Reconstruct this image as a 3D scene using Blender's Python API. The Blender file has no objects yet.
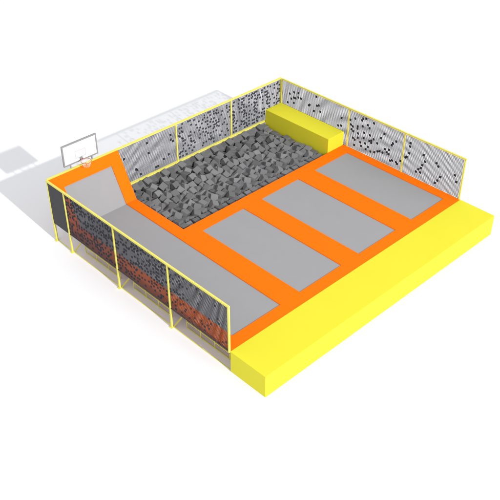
import bpy, bmesh, math, random
from mathutils import Vector, Matrix, Euler
random.seed(7)
scene = bpy.context.scene
COL = scene.collection

# ------------------------------------------------------------------ sizes (metres)
W, L = 14.0, 11.24          # court width (X) and length (Y)
H, T = 1.0, 3.06            # deck height, top of the net fences
XP, YP = 3.62, 6.87         # foam pit corner
YC = 10.11                  # crease where the bed turns up
STEP = 1.79
SLOPE = (T - H) / (L - .06 - YC)

# ------------------------------------------------------------------ helpers
def link(o, parent=None):
    COL.objects.link(o)
    if parent: o.parent = parent
    return o
def tag(o, label=None, cat=None, group=None, kind=None):
    if label: o['label'] = label
    if cat: o['category'] = cat
    if group: o['group'] = group
    if kind: o['kind'] = kind
    return o
def thing(name, loc, label, cat, group=None):
    o = bpy.data.objects.new(name, None); o.empty_display_size = .3
    o.location = loc; link(o)
    return tag(o, label, cat, group)
class MB:
    def __init__(s): s.v = []; s.f = []
    def add(s, vs, fs):
        n = len(s.v); s.v += [tuple(v) for v in vs]; s.f += [tuple(i + n for i in f) for f in fs]
    def box(s, x0, x1, y0, y1, z0, z1):
        s.add([(x0,y0,z0),(x1,y0,z0),(x1,y1,z0),(x0,y1,z0),(x0,y0,z1),(x1,y0,z1),(x1,y1,z1),(x0,y1,z1)],
              [(0,3,2,1),(4,5,6,7),(0,1,5,4),(1,2,6,5),(2,3,7,6),(3,0,4,7)])
    def bar(s, a, b, w, up=(0,0,1)):
        a = Vector(a); b = Vector(b); d = (b - a).normalized(); up = Vector(up)
        if abs(d.dot(up)) > .98: up = Vector((0,1,0))
        sx = d.cross(up).normalized() * w / 2; sy = sx.cross(d).normalized() * w / 2
        vs = [p + q for p in (a, b) for q in (-sx - sy, sx - sy, sx + sy, -sx + sy)]
        s.add(vs, [(0,1,2,3),(7,6,5,4),(0,4,5,1),(1,5,6,2),(2,6,7,3),(3,7,4,0)])
    def tube(s, a, b, r, n=10):
        a = Vector(a); b = Vector(b); d = (b - a).normalized()
        u = d.orthogonal().normalized(); w = d.cross(u)
        vs = [p + (u * math.cos(2*math.pi*k/n) + w * math.sin(2*math.pi*k/n)) * r for p in (a, b) for k in range(n)]
        s.add(vs, [(k, (k+1) % n, n + (k+1) % n, n + k) for k in range(n)] + [tuple(reversed(range(n))), tuple(range(n, 2*n))])
    def build(s, name, mat, parent=None, loc=(0,0,0), bevel=0, seg=2):
        me = bpy.data.meshes.new(name)
        me.from_pydata(s.v, [], s.f); me.update()
        bm = bmesh.new(); bm.from_mesh(me)
        bmesh.ops.recalc_face_normals(bm, faces=bm.faces[:])
        if bevel:
            bmesh.ops.bevel(bm, geom=[e for e in bm.edges if len(e.link_faces) == 2 and e.calc_face_angle(0) > .3],
                            offset=bevel, segments=seg, profile=.6, affect='EDGES', clamp_overlap=True)
        bm.to_mesh(me); bm.free()
        if bevel:
            for p in me.polygons: p.use_smooth = False
        me.materials.append(mat)
        o = bpy.data.objects.new(name, me); o.location = loc
        return link(o, parent)

# ------------------------------------------------------------------ materials (all procedural)
def mat(name, col, rough=.6, spec=.3, var=.05, scale=3.0, bump=0., bscale=60., coat=0.):
    m = bpy.data.materials.new(name); m.use_nodes = True
    nt = m.node_tree; b = nt.nodes['Principled BSDF']
    tc = nt.nodes.new('ShaderNodeTexCoord')
    n = nt.nodes.new('ShaderNodeTexNoise'); n.inputs['Scale'].default_value = scale; n.inputs['Detail'].default_value = 4
    nt.links.new(tc.outputs['Object'], n.inputs['Vector'])
    mx = nt.nodes.new('ShaderNodeMix'); mx.data_type = 'RGBA'
    mx.inputs[6].default_value = (*[c * (1 - var) for c in col], 1)
    mx.inputs[7].default_value = (*[min(1, c * (1 + var)) for c in col], 1)
    nt.links.new(n.outputs['Fac'], mx.inputs[0]); nt.links.new(mx.outputs[2], b.inputs['Base Color'])
    b.inputs['Roughness'].default_value = rough
    b.inputs['Specular IOR Level'].default_value = spec
    b.inputs['Coat Weight'].default_value = coat
    if bump:
        n2 = nt.nodes.new('ShaderNodeTexNoise'); n2.inputs['Scale'].default_value = bscale; n2.inputs['Detail'].default_value = 3
        nt.links.new(tc.outputs['Object'], n2.inputs['Vector'])
        bp = nt.nodes.new('ShaderNodeBump'); bp.inputs['Strength'].default_value = bump; bp.inputs['Distance'].default_value = .01
        nt.links.new(n2.outputs['Fac'], bp.inputs['Height']); nt.links.new(bp.outputs['Normal'], b.inputs['Normal'])
    return m
M = dict(
    ground = mat('studio_floor', (.845, .85, .875), .9, .1, .004, .2),
    orange = mat('orange_vinyl', (.86, .158, .001), .7, .08, .03, 1.2, .15, 25),
    mat    = mat('jump_bed_fabric', (.302, .300, .309), .85, .12, .03, 1.5, .25, 140),
    yellow = mat('yellow_vinyl', (.69, .635, .032), .6, .15, .02, .8, .12, 12),
    steel  = mat('pale_yellow_steel', (.72, .66, .13), .5, .2, .05, 4),
    net    = mat('grey_net_cord', (.10, .10, .115), .8, .15, .1, 10),
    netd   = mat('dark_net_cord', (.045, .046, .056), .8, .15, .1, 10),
    speckle   = mat('dark_net_speckle', (.028, .030, .042), .8, .15, .1, 10),
    char   = mat('charcoal_vinyl', (.045, .045, .048), .65, .25, .1, 2, .2, 40),
    foam   = mat('grey_foam', (.155, .155, .160), .95, .03, .16, 1.7, .6, 70),
    tub    = mat('grey_liner', (.20, .20, .20), .9, .1, .1, 3),
    grey   = mat('grey_painted_metal', (.27, .275, .29), .5, .3, .04, 5),
    lgrey  = mat('light_grey_line', (.50, .50, .52), .6, .2, .02, 5),
    white  = mat('white_board', (.86, .86, .87), .35, .3, .005, 2),
    rim    = mat('orange_rim_metal', (.50, .20, .11), .4, .4, .04, 5),
    cord   = mat('white_cord', (.75, .75, .75), .8, .1, .04, 9),
)

# each foam cube has its own shade of grey
nt = M['foam'].node_tree; b = nt.nodes['Principled BSDF']; src = b.inputs['Base Color'].links[0].from_socket
oi = nt.nodes.new('ShaderNodeObjectInfo'); mr = nt.nodes.new('ShaderNodeMapRange')
mr.inputs['To Min'].default_value = .78; mr.inputs['To Max'].default_value = 1.28
nt.links.new(oi.outputs['Random'], mr.inputs['Value'])
hs = nt.nodes.new('ShaderNodeHueSaturation'); nt.links.new(src, hs.inputs['Color']); nt.links.new(mr.outputs['Result'], hs.inputs['Value'])
nt.links.new(hs.outputs['Color'], b.inputs['Base Color'])

# ------------------------------------------------------------------ ground
g = MB(); g.v = [(-250,-250,0),(250,-250,0),(250,250,0),(-250,250,0)]; g.f = [(0,1,2,3)]
tag(g.build('ground', M['ground']), kind='structure')

# ------------------------------------------------------------------ platform
plat = thing('trampoline_platform', (0,0,0), 'low platform of orange pads round four long grey jump beds', 'trampoline')
xs = [0, .58, 3.05, 4.14, 6.555, 7.66, 10.06, 11.18, 13.5, 14.0]
ys = [0, .555, 6.24, YP, YC]
def grid_slab(xs, ys, filled, z0, z1):
    bm = bmesh.new(); V = {}
    def v(i, j, k):
        if (i,j,k) not in V: V[(i,j,k)] = bm.verts.new((xs[i], ys[j], (z0,z1)[k]))
        return V[(i,j,k)]
    F = {(i,j) for i in range(len(xs)-1) for j in range(len(ys)-1) if filled(i,j)}
    for (i,j) in F:
        bm.faces.new([v(i,j,1),v(i+1,j,1),v(i+1,j+1,1),v(i,j+1,1)])
        bm.faces.new([v(i,j,0),v(i,j+1,0),v(i+1,j+1,0),v(i+1,j,0)])
        for (di,dj,a,b) in ((-1,0,(i,j+1),(i,j)),(1,0,(i+1,j),(i+1,j+1)),(0,-1,(i,j),(i+1,j)),(0,1,(i+1,j+1),(i,j+1))):
            if (i+di,j+dj) not in F:
                bm.faces.new([v(*a,0),v(*b,0),v(*b,1),v(*a,1)])
    return bm
# x break at the pit edge is needed too
xs2 = sorted(xs + [XP]); 
def pad_filled(i, j):
    x0, x1 = xs2[i], xs2[i+1]; y0, y1 = ys[j], ys[j+1]
    xm, ym = (x0+x1)/2, (y0+y1)/2
    if xm > XP and ym > YP: return False
    if .58 < xm < 3.05: return ym < .555
    for a, b in ((4.14,6.555),(7.66,10.06),(11.18,13.5)):
        if a < xm < b and .555 < ym < 6.24: return False
    return True
bm = grid_slab(xs2, ys, pad_filled, H-.07, H)
bmesh.ops.dissolve_limit(bm, angle_limit=.01, verts=bm.verts[:], edges=bm.edges[:])
bmesh.ops.bevel(bm, geom=[e for e in bm.edges if len(e.link_faces)==2 and e.calc_face_angle(0) > .3 and min(v.co.z for v in e.verts) > H-.01], offset=.012, segments=2, affect='EDGES')
me = bpy.data.meshes.new('safety_pad'); bm.to_mesh(me); bm.free(); me.materials.append(M['orange'])
link(bpy.data.objects.new('safety_pad', me), plat)
for i, (x0, x1, y0, y1, lab) in enumerate([(.58,3.05,.555,YC,'long grey jump bed running up to the slope'),
        (4.14,6.555,.555,6.24,None),(7.66,10.06,.555,6.24,None),(11.18,13.5,.555,6.24,None)]):
    b = MB(); b.box(x0+.002, x1-.002, y0+.002, y1-.002, H-.045, H-.03)
    tag(b.build('jump_bed', M['mat'], plat), lab)
# steel frame under the deck
f = MB()
f.box(.03, .09, 0, L-.02, H-.17, H-.074)
for x in (3.3, 7.1, 10.6, 13.9): f.box(x, x+.08, .02, YP-.1, H-.17, H-.074)
for y in (.25, 3.31, 6.45): f.box(.10, 13.88, y, y+.08, H-.26, H-.174)
for y in (8.2, YC-.2): f.box(.10, 3.45, y, y+.08, H-.26, H-.174)
f.build('deck_frame', M['white'], plat)  # white chosen to bounce light into the gap under the deck
gr = MB(); gr.box(-.012, .012, .1, L-.2, .004, .028); gr.build('ground_rail', M['steel'], plat)
for k in range(3):
    y0 = (0, 3.31, 6.62)[k]; y1 = (3.31, 6.62, 9.98)[k]
    fr = MB(); q = .028
    a, b = y0 + .45, y1 - .45
    fr.bar((.34, a, .34), (.34, b, .34), q); fr.bar((.34, a, .04), (.34, b, .04), q)
    for y in (a, (a*2+b)/3, (a+2*b)/3, b): fr.bar((.34, y, .065), (.34, y, .315), q); fr.bar((.34, y, .365), (.34, y, H-.17), q)
    fr.build('support_frame', M['steel'], plat)
for y in (3.31, 6.62, 9.98):
    br = MB(); br.bar((.03, y-.06, .05), (.62, y-.30, H-.27), .045); br.build('brace', M['steel'], plat)
for x in (3.55, 7.1, 10.6, 13.9):
    for y in (.6, 3.35, 6.3):
        lg = MB(); lg.bar((x, y, 0), (x, y, H-.262), .08); lg.build('leg', M['steel'], plat)

# ------------------------------------------------------------------ inclined trampoline at the far left
inc = thing('inclined_trampoline', (0,YC,H), 'steep grey jump bed with orange pad border rising below basketball hoop', 'trampoline')
yt = L - .06
u = Vector((0, yt-YC, T-H)); Ls = u.length; u.normalize(); nrm = Vector((0, -u.z, u.y))
mtx = Matrix(((1, u.x, nrm.x), (0, u.y, nrm.y), (0, u.z, nrm.z)))
def inc_obj(bm, name, m):
    bmesh.ops.recalc_face_normals(bm, faces=bm.faces[:])
    for v in bm.verts: v.co = mtx @ v.co
    me = bpy.data.meshes.new(name); bm.to_mesh(me); bm.free(); me.materials.append(m)
    return link(bpy.data.objects.new(name, me), inc)
mt = (10.939 - YC) / (yt - YC) * Ls
bm = grid_slab([.0, .58, 3.05, XP], [0, mt, Ls], lambda i, j: not (i == 1 and j == 0), -.05, 0)
bmesh.ops.dissolve_limit(bm, angle_limit=.01, verts=bm.verts[:], edges=bm.edges[:])
inc_obj(bm, 'safety_pad', M['orange'])
bm = grid_slab([.582, 3.048], [-.045, mt], lambda i, j: True, -.045, -.03); inc_obj(bm, 'jump_bed', M['mat'])
s = MB(); z = lambda y: H + (y - YC) * SLOPE
y0i, y1i = YC + .06, L - .02
for (xa, xb) in ((.0, .05), (XP-.05, XP)):
    pr = [(0, YC-YC+.09, 0.0), (0, L-YC-.015, 0.0), (0, L-YC-.015, T-H-.12), (0, yt-YC+.01, T-H-.12)]
    vs = [(x, p[1], p[2]) for x in (xa+.004, xb-.004) for p in pr]
    s = MB(); s.add(vs, [(0,1,2,3),(7,6,5,4),(0,4,5,1),(1,5,6,2),(2,6,7,3),(3,7,4,0)]); s.build('gusset', M['char'], inc)
bk = MB(); bk.bar((.1, yt-YC+.0, T-H-.1), (XP-.1, yt-YC+.0, T-H-.1), .05); bk.build('back_bar', M['steel'], inc)

# ------------------------------------------------------------------ padded step and block
st = MB(); st.box(-.045, W, -STEP, -.004, 0, H)
tag(st.build('padded_step', M['yellow'], bevel=.02), 'long solid yellow padded step along the whole front edge', 'step')
bl = MB(); bl.box(12.81, W-.06, YP+.004, L-.06, .12, H+.737)
tag(bl.build('padded_block', M['yellow'], bevel=.018), 'yellow padded block standing between foam pit and net wall', 'block')

# ------------------------------------------------------------------ foam pit
pit = MB()
pit.box(XP+.02, W-.08, YP+.02, L-.075, .04, .10)
pit.box(XP+.02, XP+.07, YP+.02, L-.08, .10, H-.09)
pit.box(XP+.07, 12.80, YP+.02, YP+.07, .10, H-.09)
pit.box(XP+.07, 12.80, L-.07, L-.02, .10, H)
tag(pit.build('foam_pit', M['tub']), 'sunken dark lined pit holding the loose grey foam cubes', 'foam pit')
def cube_mesh(i):
    rnd = random.Random(100+i); s_ = .33
    bm = bmesh.new(); bmesh.ops.create_cube(bm, size=s_)
    for v in bm.verts: v.co += Vector([rnd.uniform(-.012, .012) for _ in range(3)])
    bmesh.ops.bevel(bm, geom=bm.edges[:], offset=.011, segments=1, affect='EDGES')
    me = bpy.data.meshes.new('foam_cube'); bm.to_mesh(me); bm.free(); me.materials.append(M['foam'])
    return me
cms = [cube_mesh(i) for i in range(6)]
nx = 26
x_a, x_b = XP + .28, 12.81 - .22
y_a, y_b = YP + .28, L - .20
ny = 11
pat = random.Random(5)
tile = {(a, j): (pat.uniform(-.05,.05), pat.uniform(-.05,.05), pat.uniform(-.15,.03), [pat.uniform(-.62,.62) for _ in range(3)]) for a in range(3) for j in range(ny)}
rnd = random.Random(11)
for i in range(nx):
    for j in range(ny):
        dx, dy, dz, ro = tile[(i % 3, j)]
        x = x_a + (x_b - x_a) * i / (nx - 1) + dx * .9 + rnd.uniform(-.02, .02)
        y = y_a + (y_b - y_a) * j / (ny - 1) + dy * .9 + rnd.uniform(-.02, .02)
        zc = H - .20 + dz + rnd.uniform(-.015, .015)
        if j == ny-1: zc = H - .17 + (.035, -.05, 0)[i % 3]
        if j in (ny-2, ny-3) and i % 2 == (0 if j == ny-2 else 1): zc -= .10
        if j == 0: zc = H - .27 + dz * .4
        o = bpy.data.objects.new('foam_cube', cms[(i * 3 + j) % 6])
        x = min(max(x, XP + .25), 12.58); y = min(max(y, YP + .29), L - .20)
        o.location = (x, y, zc)
        o.rotation_euler = [r + rnd.uniform(-.1, .1) for r in ro]
        if i == 0 or j in (0,) or i == nx-1: o.rotation_euler = [rnd.uniform(-.12,.12), rnd.uniform(-.12,.12), rnd.uniform(-.2,.2)]
        tag(o, 'grey foam cube lying loose among the others in the pit', 'foam cube', 'foam cubes filling the pit'); link(o)
lower = bmesh.new()
for i in range(23):
    for j in range(10):
        x = XP + .28 + i * .40; y = YP + .28 + j * .41
        b_ = bmesh.ops.create_cube(lower, size=.35, matrix=Matrix.Translation((min(x,12.56), min(y,L-.32), .38 + rnd.uniform(-.05,.03))) @ Euler([rnd.uniform(-.4,.4) for _ in range(3)]).to_matrix().to_4x4())
me = bpy.data.meshes.new('foam_filling'); lower.to_mesh(me); lower.free(); me.materials.append(M['foam'])
tag(link(bpy.data.objects.new('foam_filling', me)), 'deeper layer of grey foam pieces under the loose top cubes', 'foam', kind='stuff')

# ------------------------------------------------------------------ net fences
RD= [(2.97, 2.66), (2.98, 2.47), (2.98, 2.14), (3.09, 1.9), (3.17, 1.82), (3.42, 1.57), (2.22, 2.35), (2.1, 2.06), (2.2, 1.83), (2.23, 1.64), (2.4, 1.57), (2.5, 1.35), (2.28, 1.42), (1.44, 2.27), (1.32, 2.16), (1.18, 1.67), (1.3, 1.45), (1.39, 1.23), (0.43, 2.06), (0.3, 1.76), (6.56, 2.49), (6.24, 2.66), (5.81, 2.87), (5.6, 2.9), (5.86, 2.74), (5.12, 2.82), (6.51, 2.26), (6.36, 2.19), (6.09, 2.33), (6.1, 2.18), (5.79, 2.42), (5.46, 2.6), (5.37, 2.49), (6.46, 2.02), (6.29, 1.96), (5.69, 2.15), (5.33, 2.16), (4.68, 2.26), (4.48, 2.55), (6.34, 1.59), (6.0, 1.93), (6.0, 1.73), (6.19, 1.55), (5.87, 1.53), (5.67, 1.81), (5.3, 1.84), (5.16, 1.92), (5.06, 1.99), (5.18, 1.77), (4.86, 1.88), (5.81, 1.39), (5.57, 1.59), (6.18, 1.25), (5.48, 1.29), (5.39, 1.48), (5.17, 1.28), (4.97, 1.36), (4.79, 1.51), (4.68, 1.56), (5.01, 2.03), (4.46, 1.55), (4.35, 1.77), (4.21, 1.68), (4.12, 1.86), (4.12, 1.6), (4.0, 2.15), (3.91, 2.24), (3.76, 2.46), (3.97, 1.29), (3.87, 1.38), (3.64, 1.38), (3.57, 1.31), (3.45, 1.53), (7.12, 2.37), (7.26, 1.87), (10.61, 2.46), (10.28, 2.58), (10.01, 2.68), (10.49, 2.19), (10.33, 2.32), (10.16, 2.31), (10.0, 2.42), (9.83, 2.45), (10.71, 1.89), (10.28, 2.0), (8.82, 2.88), (9.25, 2.27), (8.63, 2.47), (8.93, 2.07), (8.48, 2.17), (9.21, 2.29), (8.71, 2.44), (8.5, 2.16), (7.13, 2.38), (7.13, 1.93)]
BD= [(5.28, 2.73), (5.32, 2.21), (6.17, 1.52), (6.46, 1.62), (6.69, 2.63), (6.78, 2.25), (6.69, 2.39), (5.71, 1.3), (5.81, 1.28), (3.97, 2.44), (4.6, 1.57), (4.54, 1.63), (4.78, 1.26), (5.31, 2.76), (5.33, 2.22)]

PITCH = .06
def net_panel(name, fix, ax, a0, a1, z0, z1, dots, parent, th=.0165, m_cord='net', dot_half=.045):
    """fix: coordinate of the plane, ax: 'x' or 'y' the running direction"""
    m = MB()
    n = max(1, round((a1 - a0) / PITCH)); pa = (a1 - a0) / n
    k = max(1, round((z1 - z0) / PITCH)); pz = (z1 - z0) / k
    def bx(a, b, c, d, t):
        if ax == 'y': m.box(fix - t, fix + t, a, b, c, d)
        else: m.box(a, b, fix - t, fix + t, c, d)
    for i in range(1, n): bx(a0 + i*pa - th/2, a0 + i*pa + th/2, z0, z1, .005)
    for j in range(1, k): bx(a0, a1, z0 + j*pz - th/2, z0 + j*pz + th/2, .0035)
    nf = len(m.f); done = set()
    for (a, z_) in dots:                       # dark squares added to imitate moire speckle of the fine mesh
        i = round((a - a0) / pa); j = round((z_ - z0) / pz)
        if 1 <= i < n and 1 <= j < k and not any((i+p, j+q) in done for p in (-1,0,1) for q in (-1,0,1) if abs(p)+abs(q) < 2):
            done.add((i, j))
            bx(a0 + i*pa - dot_half, a0 + i*pa + dot_half, z0 + j*pz - dot_half, z0 + j*pz + dot_half, .0065)
    o = m.build(name, M[m_cord], parent)
    o.data.materials.append(M['speckle'])
    for q in range(nf, len(o.data.polygons)): o.data.polygons[q].material_index = 1
    return o
def scatter(a0, a1, z0, z1, dens, seed):
    r = random.Random(seed); out = []
    a = a0
    while a < a1:
        zz = z0
        while zz < z1:
            if r.random() < dens((a-a0)/(a1-a0), (zz-z0)/(z1-z0)): out.append((a + .02, zz + .02))
            zz += .09
        a += .09
    return out
R = .045
def fence(name, label, loc, posts, build_post, rails, panels):
    t = thing(name, (0,0,0), label, 'net fence')
    for p in posts:
        b = MB(); p0, p1, w_ = p; b.bar(p0, p1, w_); b.build('post', M['steel'], t)
    for (nm, p0, p1, w_) in rails:
        b = MB(); b.bar(p0, p1, w_); b.build(nm, M['char' if nm == 'bottom_rail' and w_ < .06 else 'steel'], t)
    for pn in panels: net_panel('net_panel', *pn[:7], t, *pn[7:])
    return t
PY = [.034, 3.31, 6.62, 9.98, L-.06]
zl, zt = H + .045, T - .036
# left
xl = -.05
posts = [((xl, y, H-.06 if i == 0 else 0), (xl, y, T-.035), .066) for i, y in enumerate(PY)]
def seg(PY): return [(PY[i]+.034, PY[i+1]-.034) for i in range(len(PY)-1)]
S = seg(PY)
streak = lambda u_, v_: .34 + .30*math.sin(9*u_ + 14*v_)
panels = [(xl, 'y', S[0][0], S[0][1], H+.01, zt, scatter(*S[0], H+.01, zt, lambda u_, v_: max(.015, .22*u_**1.5 - .02 + .05*(math.sin(17*u_+8*v_)>.6)), 1), .0165, 'netd', .033),
          (xl, 'y', S[1][0], S[1][1], H+.01, zt, scatter(*S[1], H+.01, zt, lambda u_, v_: .28 + .12*u_ + .12*math.sin(11*u_+16*v_), 2), .0175, 'netd', .034),
          (xl, 'y', S[2][0], S[2][1], H+.01, zt, scatter(*S[2], H+.01, zt, lambda u_, v_: .36 + .22*math.sin(5*u_+30*v_) + .04*u_, 3), .0205, 'netd', .035)]
lf = fence('net_fence', 'near left net fence over bare legs with solid charcoal panel at far end', (0,0,0), posts, None,
      [('top_rail', (xl, 0, T), (xl, L-.02, T), .072), ('bottom_rail', (xl, .094, H-.015), (xl, L-.11, H-.015), .036)], panels)
cp = MB(); cp.box(xl-.02, xl+.02, S[3][0], S[3][1], H, zt); cp.build('side_panel', M['char'], lf)
bf = MB()
for i, y in enumerate(PY[1:]):
    ft = MB(); ft.box(xl-.075, xl+.075, y-.075, y+.075, 0.002, .03); ft.build('foot', M['steel'], lf)
# right
xr = W - .03
PR = [.05, 3.31, 6.65, L-.06]
S = seg(PR)
posts = [((xr, y, 0), (xr, y, T-.035), .066) for y in PR]
panels = [(xr, 'y', a, b, H+.01, zt, RD) for a, b in S]
fence('net_fence', 'net fence on the right side behind the yellow block', (0,0,0), posts, None,
      [('top_rail', (xr, 0, T), (xr, L-.09, T), .072), ('bottom_rail', (xr, .094, H-.03), (xr, L-.11, H-.03), .05)], panels)
# back
yb = L + .03
PX = [.03, 3.62, 7.0, 10.5, W-.02]
S = seg(PX)
posts = [((x, yb, 0), (x, yb, T-.035), .066) for x in PX]
B2 = scatter(*S[2], H+.1, zt, lambda u_, v_: .16 + .07*math.sin(12*u_) + .05*v_, 5)
B3 = scatter(*S[3], H+.1, zt, lambda u_, v_: .18 + .34*(math.sin(26*u_ + 2*v_) > .55), 6)
panels = [(yb, 'x', *S[1], H+.1, zt, BD), (yb, 'x', *S[2], H+.1, zt, B2, .0155, 'net', .039), (yb, 'x', *S[3], H+.1, zt, B3, .0155, 'net', .040)]
B2b = None
bk = fence('net_fence', 'net fence along the back edge behind the grey foam cubes', (0,0,0), posts, None,
      [('top_rail', (-.0, yb, T), (W+.02, yb, T), .072), ('bottom_rail', (XP+.05, yb-.01, H+.03), (W-.1, yb-.01, H+.035), .10)], panels)

# ------------------------------------------------------------------ basketball hoop
hx0, hx1, hz0, hz1, hy = .91, 2.66, 3.26, 4.25, L + .06
hp = thing('basketball_hoop', ((hx0+hx1)/2, hy, T), 'white basketball backboard with grey frame above the steep orange bed', 'basketball hoop')
cx = (hx0+hx1)/2
def loc(m): 
    m.v = [(x-cx, y-hy, z_-T) for x, y, z_ in m.v]; return m
b = MB(); b.box(hx0+.03, hx1-.03, hy-.015, hy+.015, hz0+.03, hz1-.03); loc(b).build('backboard', M['white'], hp)
fr = MB(); w_ = .06
fr.box(hx0, hx1, hy-.035, hy+.035, hz1-w_, hz1); fr.box(hx0, hx1, hy-.035, hy+.035, hz0, hz0+w_)
fr.box(hx0, hx0+w_, hy-.035, hy+.035, hz0+w_, hz1-w_); fr.box(hx1-w_, hx1, hy-.035, hy+.035, hz0+w_, hz1-w_)
loc(fr).build('frame', M['grey'], hp)
sq = MB(); a, c, e, g_ = cx-.27, cx+.27, 3.44, 3.80; q = .035
sq.box(a, c, hy-.021, hy-.0155, g_-q, g_); sq.box(a, c, hy-.021, hy-.0155, e, e+q)
sq.box(a, a+q, hy-.021, hy-.0155, e+q, g_-q); sq.box(c-q, c, hy-.021, hy-.0155, e+q, g_-q)
loc(sq).build('target_square', M['lgrey'], hp)
rm = MB(); rc = Vector((cx, hy-.40, 3.40)); rr = .225; n = 28
pts = [rc + Vector((math.cos(2*math.pi*k/n)*rr, math.sin(2*math.pi*k/n)*rr, 0)) for k in range(n)]
for k in range(n): rm.tube(pts[k], pts[(k+1) % n], .014, 6)
ro = loc(rm).build('rim', M['rim'], hp)
bb = MB(); bb.box(cx-.07, cx+.07, hy-.034, hy-.0215, 3.33, 3.45); bb.bar((cx-.05, hy-.034, 3.385), (cx-.05, hy-.20, 3.385), .025); bb.bar((cx+.05, hy-.034, 3.385), (cx+.05, hy-.20, 3.385), .025)
loc(bb).build('bracket', M['grey'], hp)
nn = MB(); rings = [(.22, 0), (.18, -.09), (.15, -.17), (.13, -.24)]; kk = 12
for r_ in range(3):
    for k in range(kk):
        for s_ in (-.5, .5):
            a0 = 2*math.pi*(k + .5*r_)/kk; a1 = 2*math.pi*(k + .5*r_ + s_)/kk
            p0 = rc + Vector((math.cos(a0)*rings[r_][0], math.sin(a0)*rings[r_][0], rings[r_][1]-.012))
            p1 = rc + Vector((math.cos(a1)*rings[r_+1][0], math.sin(a1)*rings[r_+1][0], rings[r_+1][1]-.012))
            nn.tube(p0, p1, .005, 4)
loc(nn).build('hoop_net', M['cord'], hp)
for sx in (-.55, .55):
    pm = MB(); pm.bar((cx+sx, hy, T+.05), (cx+sx, hy, hz0-.002), .05); loc(pm).build('mounting_post', M['grey'], hp)

# ------------------------------------------------------------------ light, world, camera
w = bpy.data.worlds.new('World'); scene.world = w; w.use_nodes = True
bg = w.node_tree.nodes['Background']; bg.inputs[0].default_value = (.98, .987, 1.0, 1); bg.inputs[1].default_value = .90
tgt = Vector((6, 4, 0)); dirv = Vector((-.171, -1.754, 1)).normalized(); D = 160
ld = bpy.data.lights.new('key_lamp', 'AREA'); ld.shape = 'DISK'; ld.size = 3.2
EH = .53                                    # horizontal irradiance relative to a white dome of strength 1
ld.energy = EH * math.pi / dirv.z * math.pi * D * D
ld.color = (1, .985, .96)
lo = bpy.data.objects.new('key_lamp', ld); lo.location = tgt + dirv * D
lo.rotation_euler = (-dirv).to_track_quat('-Z', 'Y').to_euler(); COL.objects.link(lo)

cd = bpy.data.cameras.new('Camera'); cam = bpy.data.objects.new('Camera', cd); COL.objects.link(cam)
cam.location = (-14.645, -16.228, 21.867)
cam.rotation_euler = (math.radians(53.118), math.radians(.11), math.radians(-43.938))
cd.sensor_width = 36; cd.lens = 843.859 / 500 * 36; cd.clip_end = 1000
scene.camera = cam
scene.view_settings.view_transform = 'Standard'; scene.view_settings.look = 'None'
scene.view_settings.exposure = 0; scene.view_settings.gamma = 1
scene.render.engine = 'CYCLES'
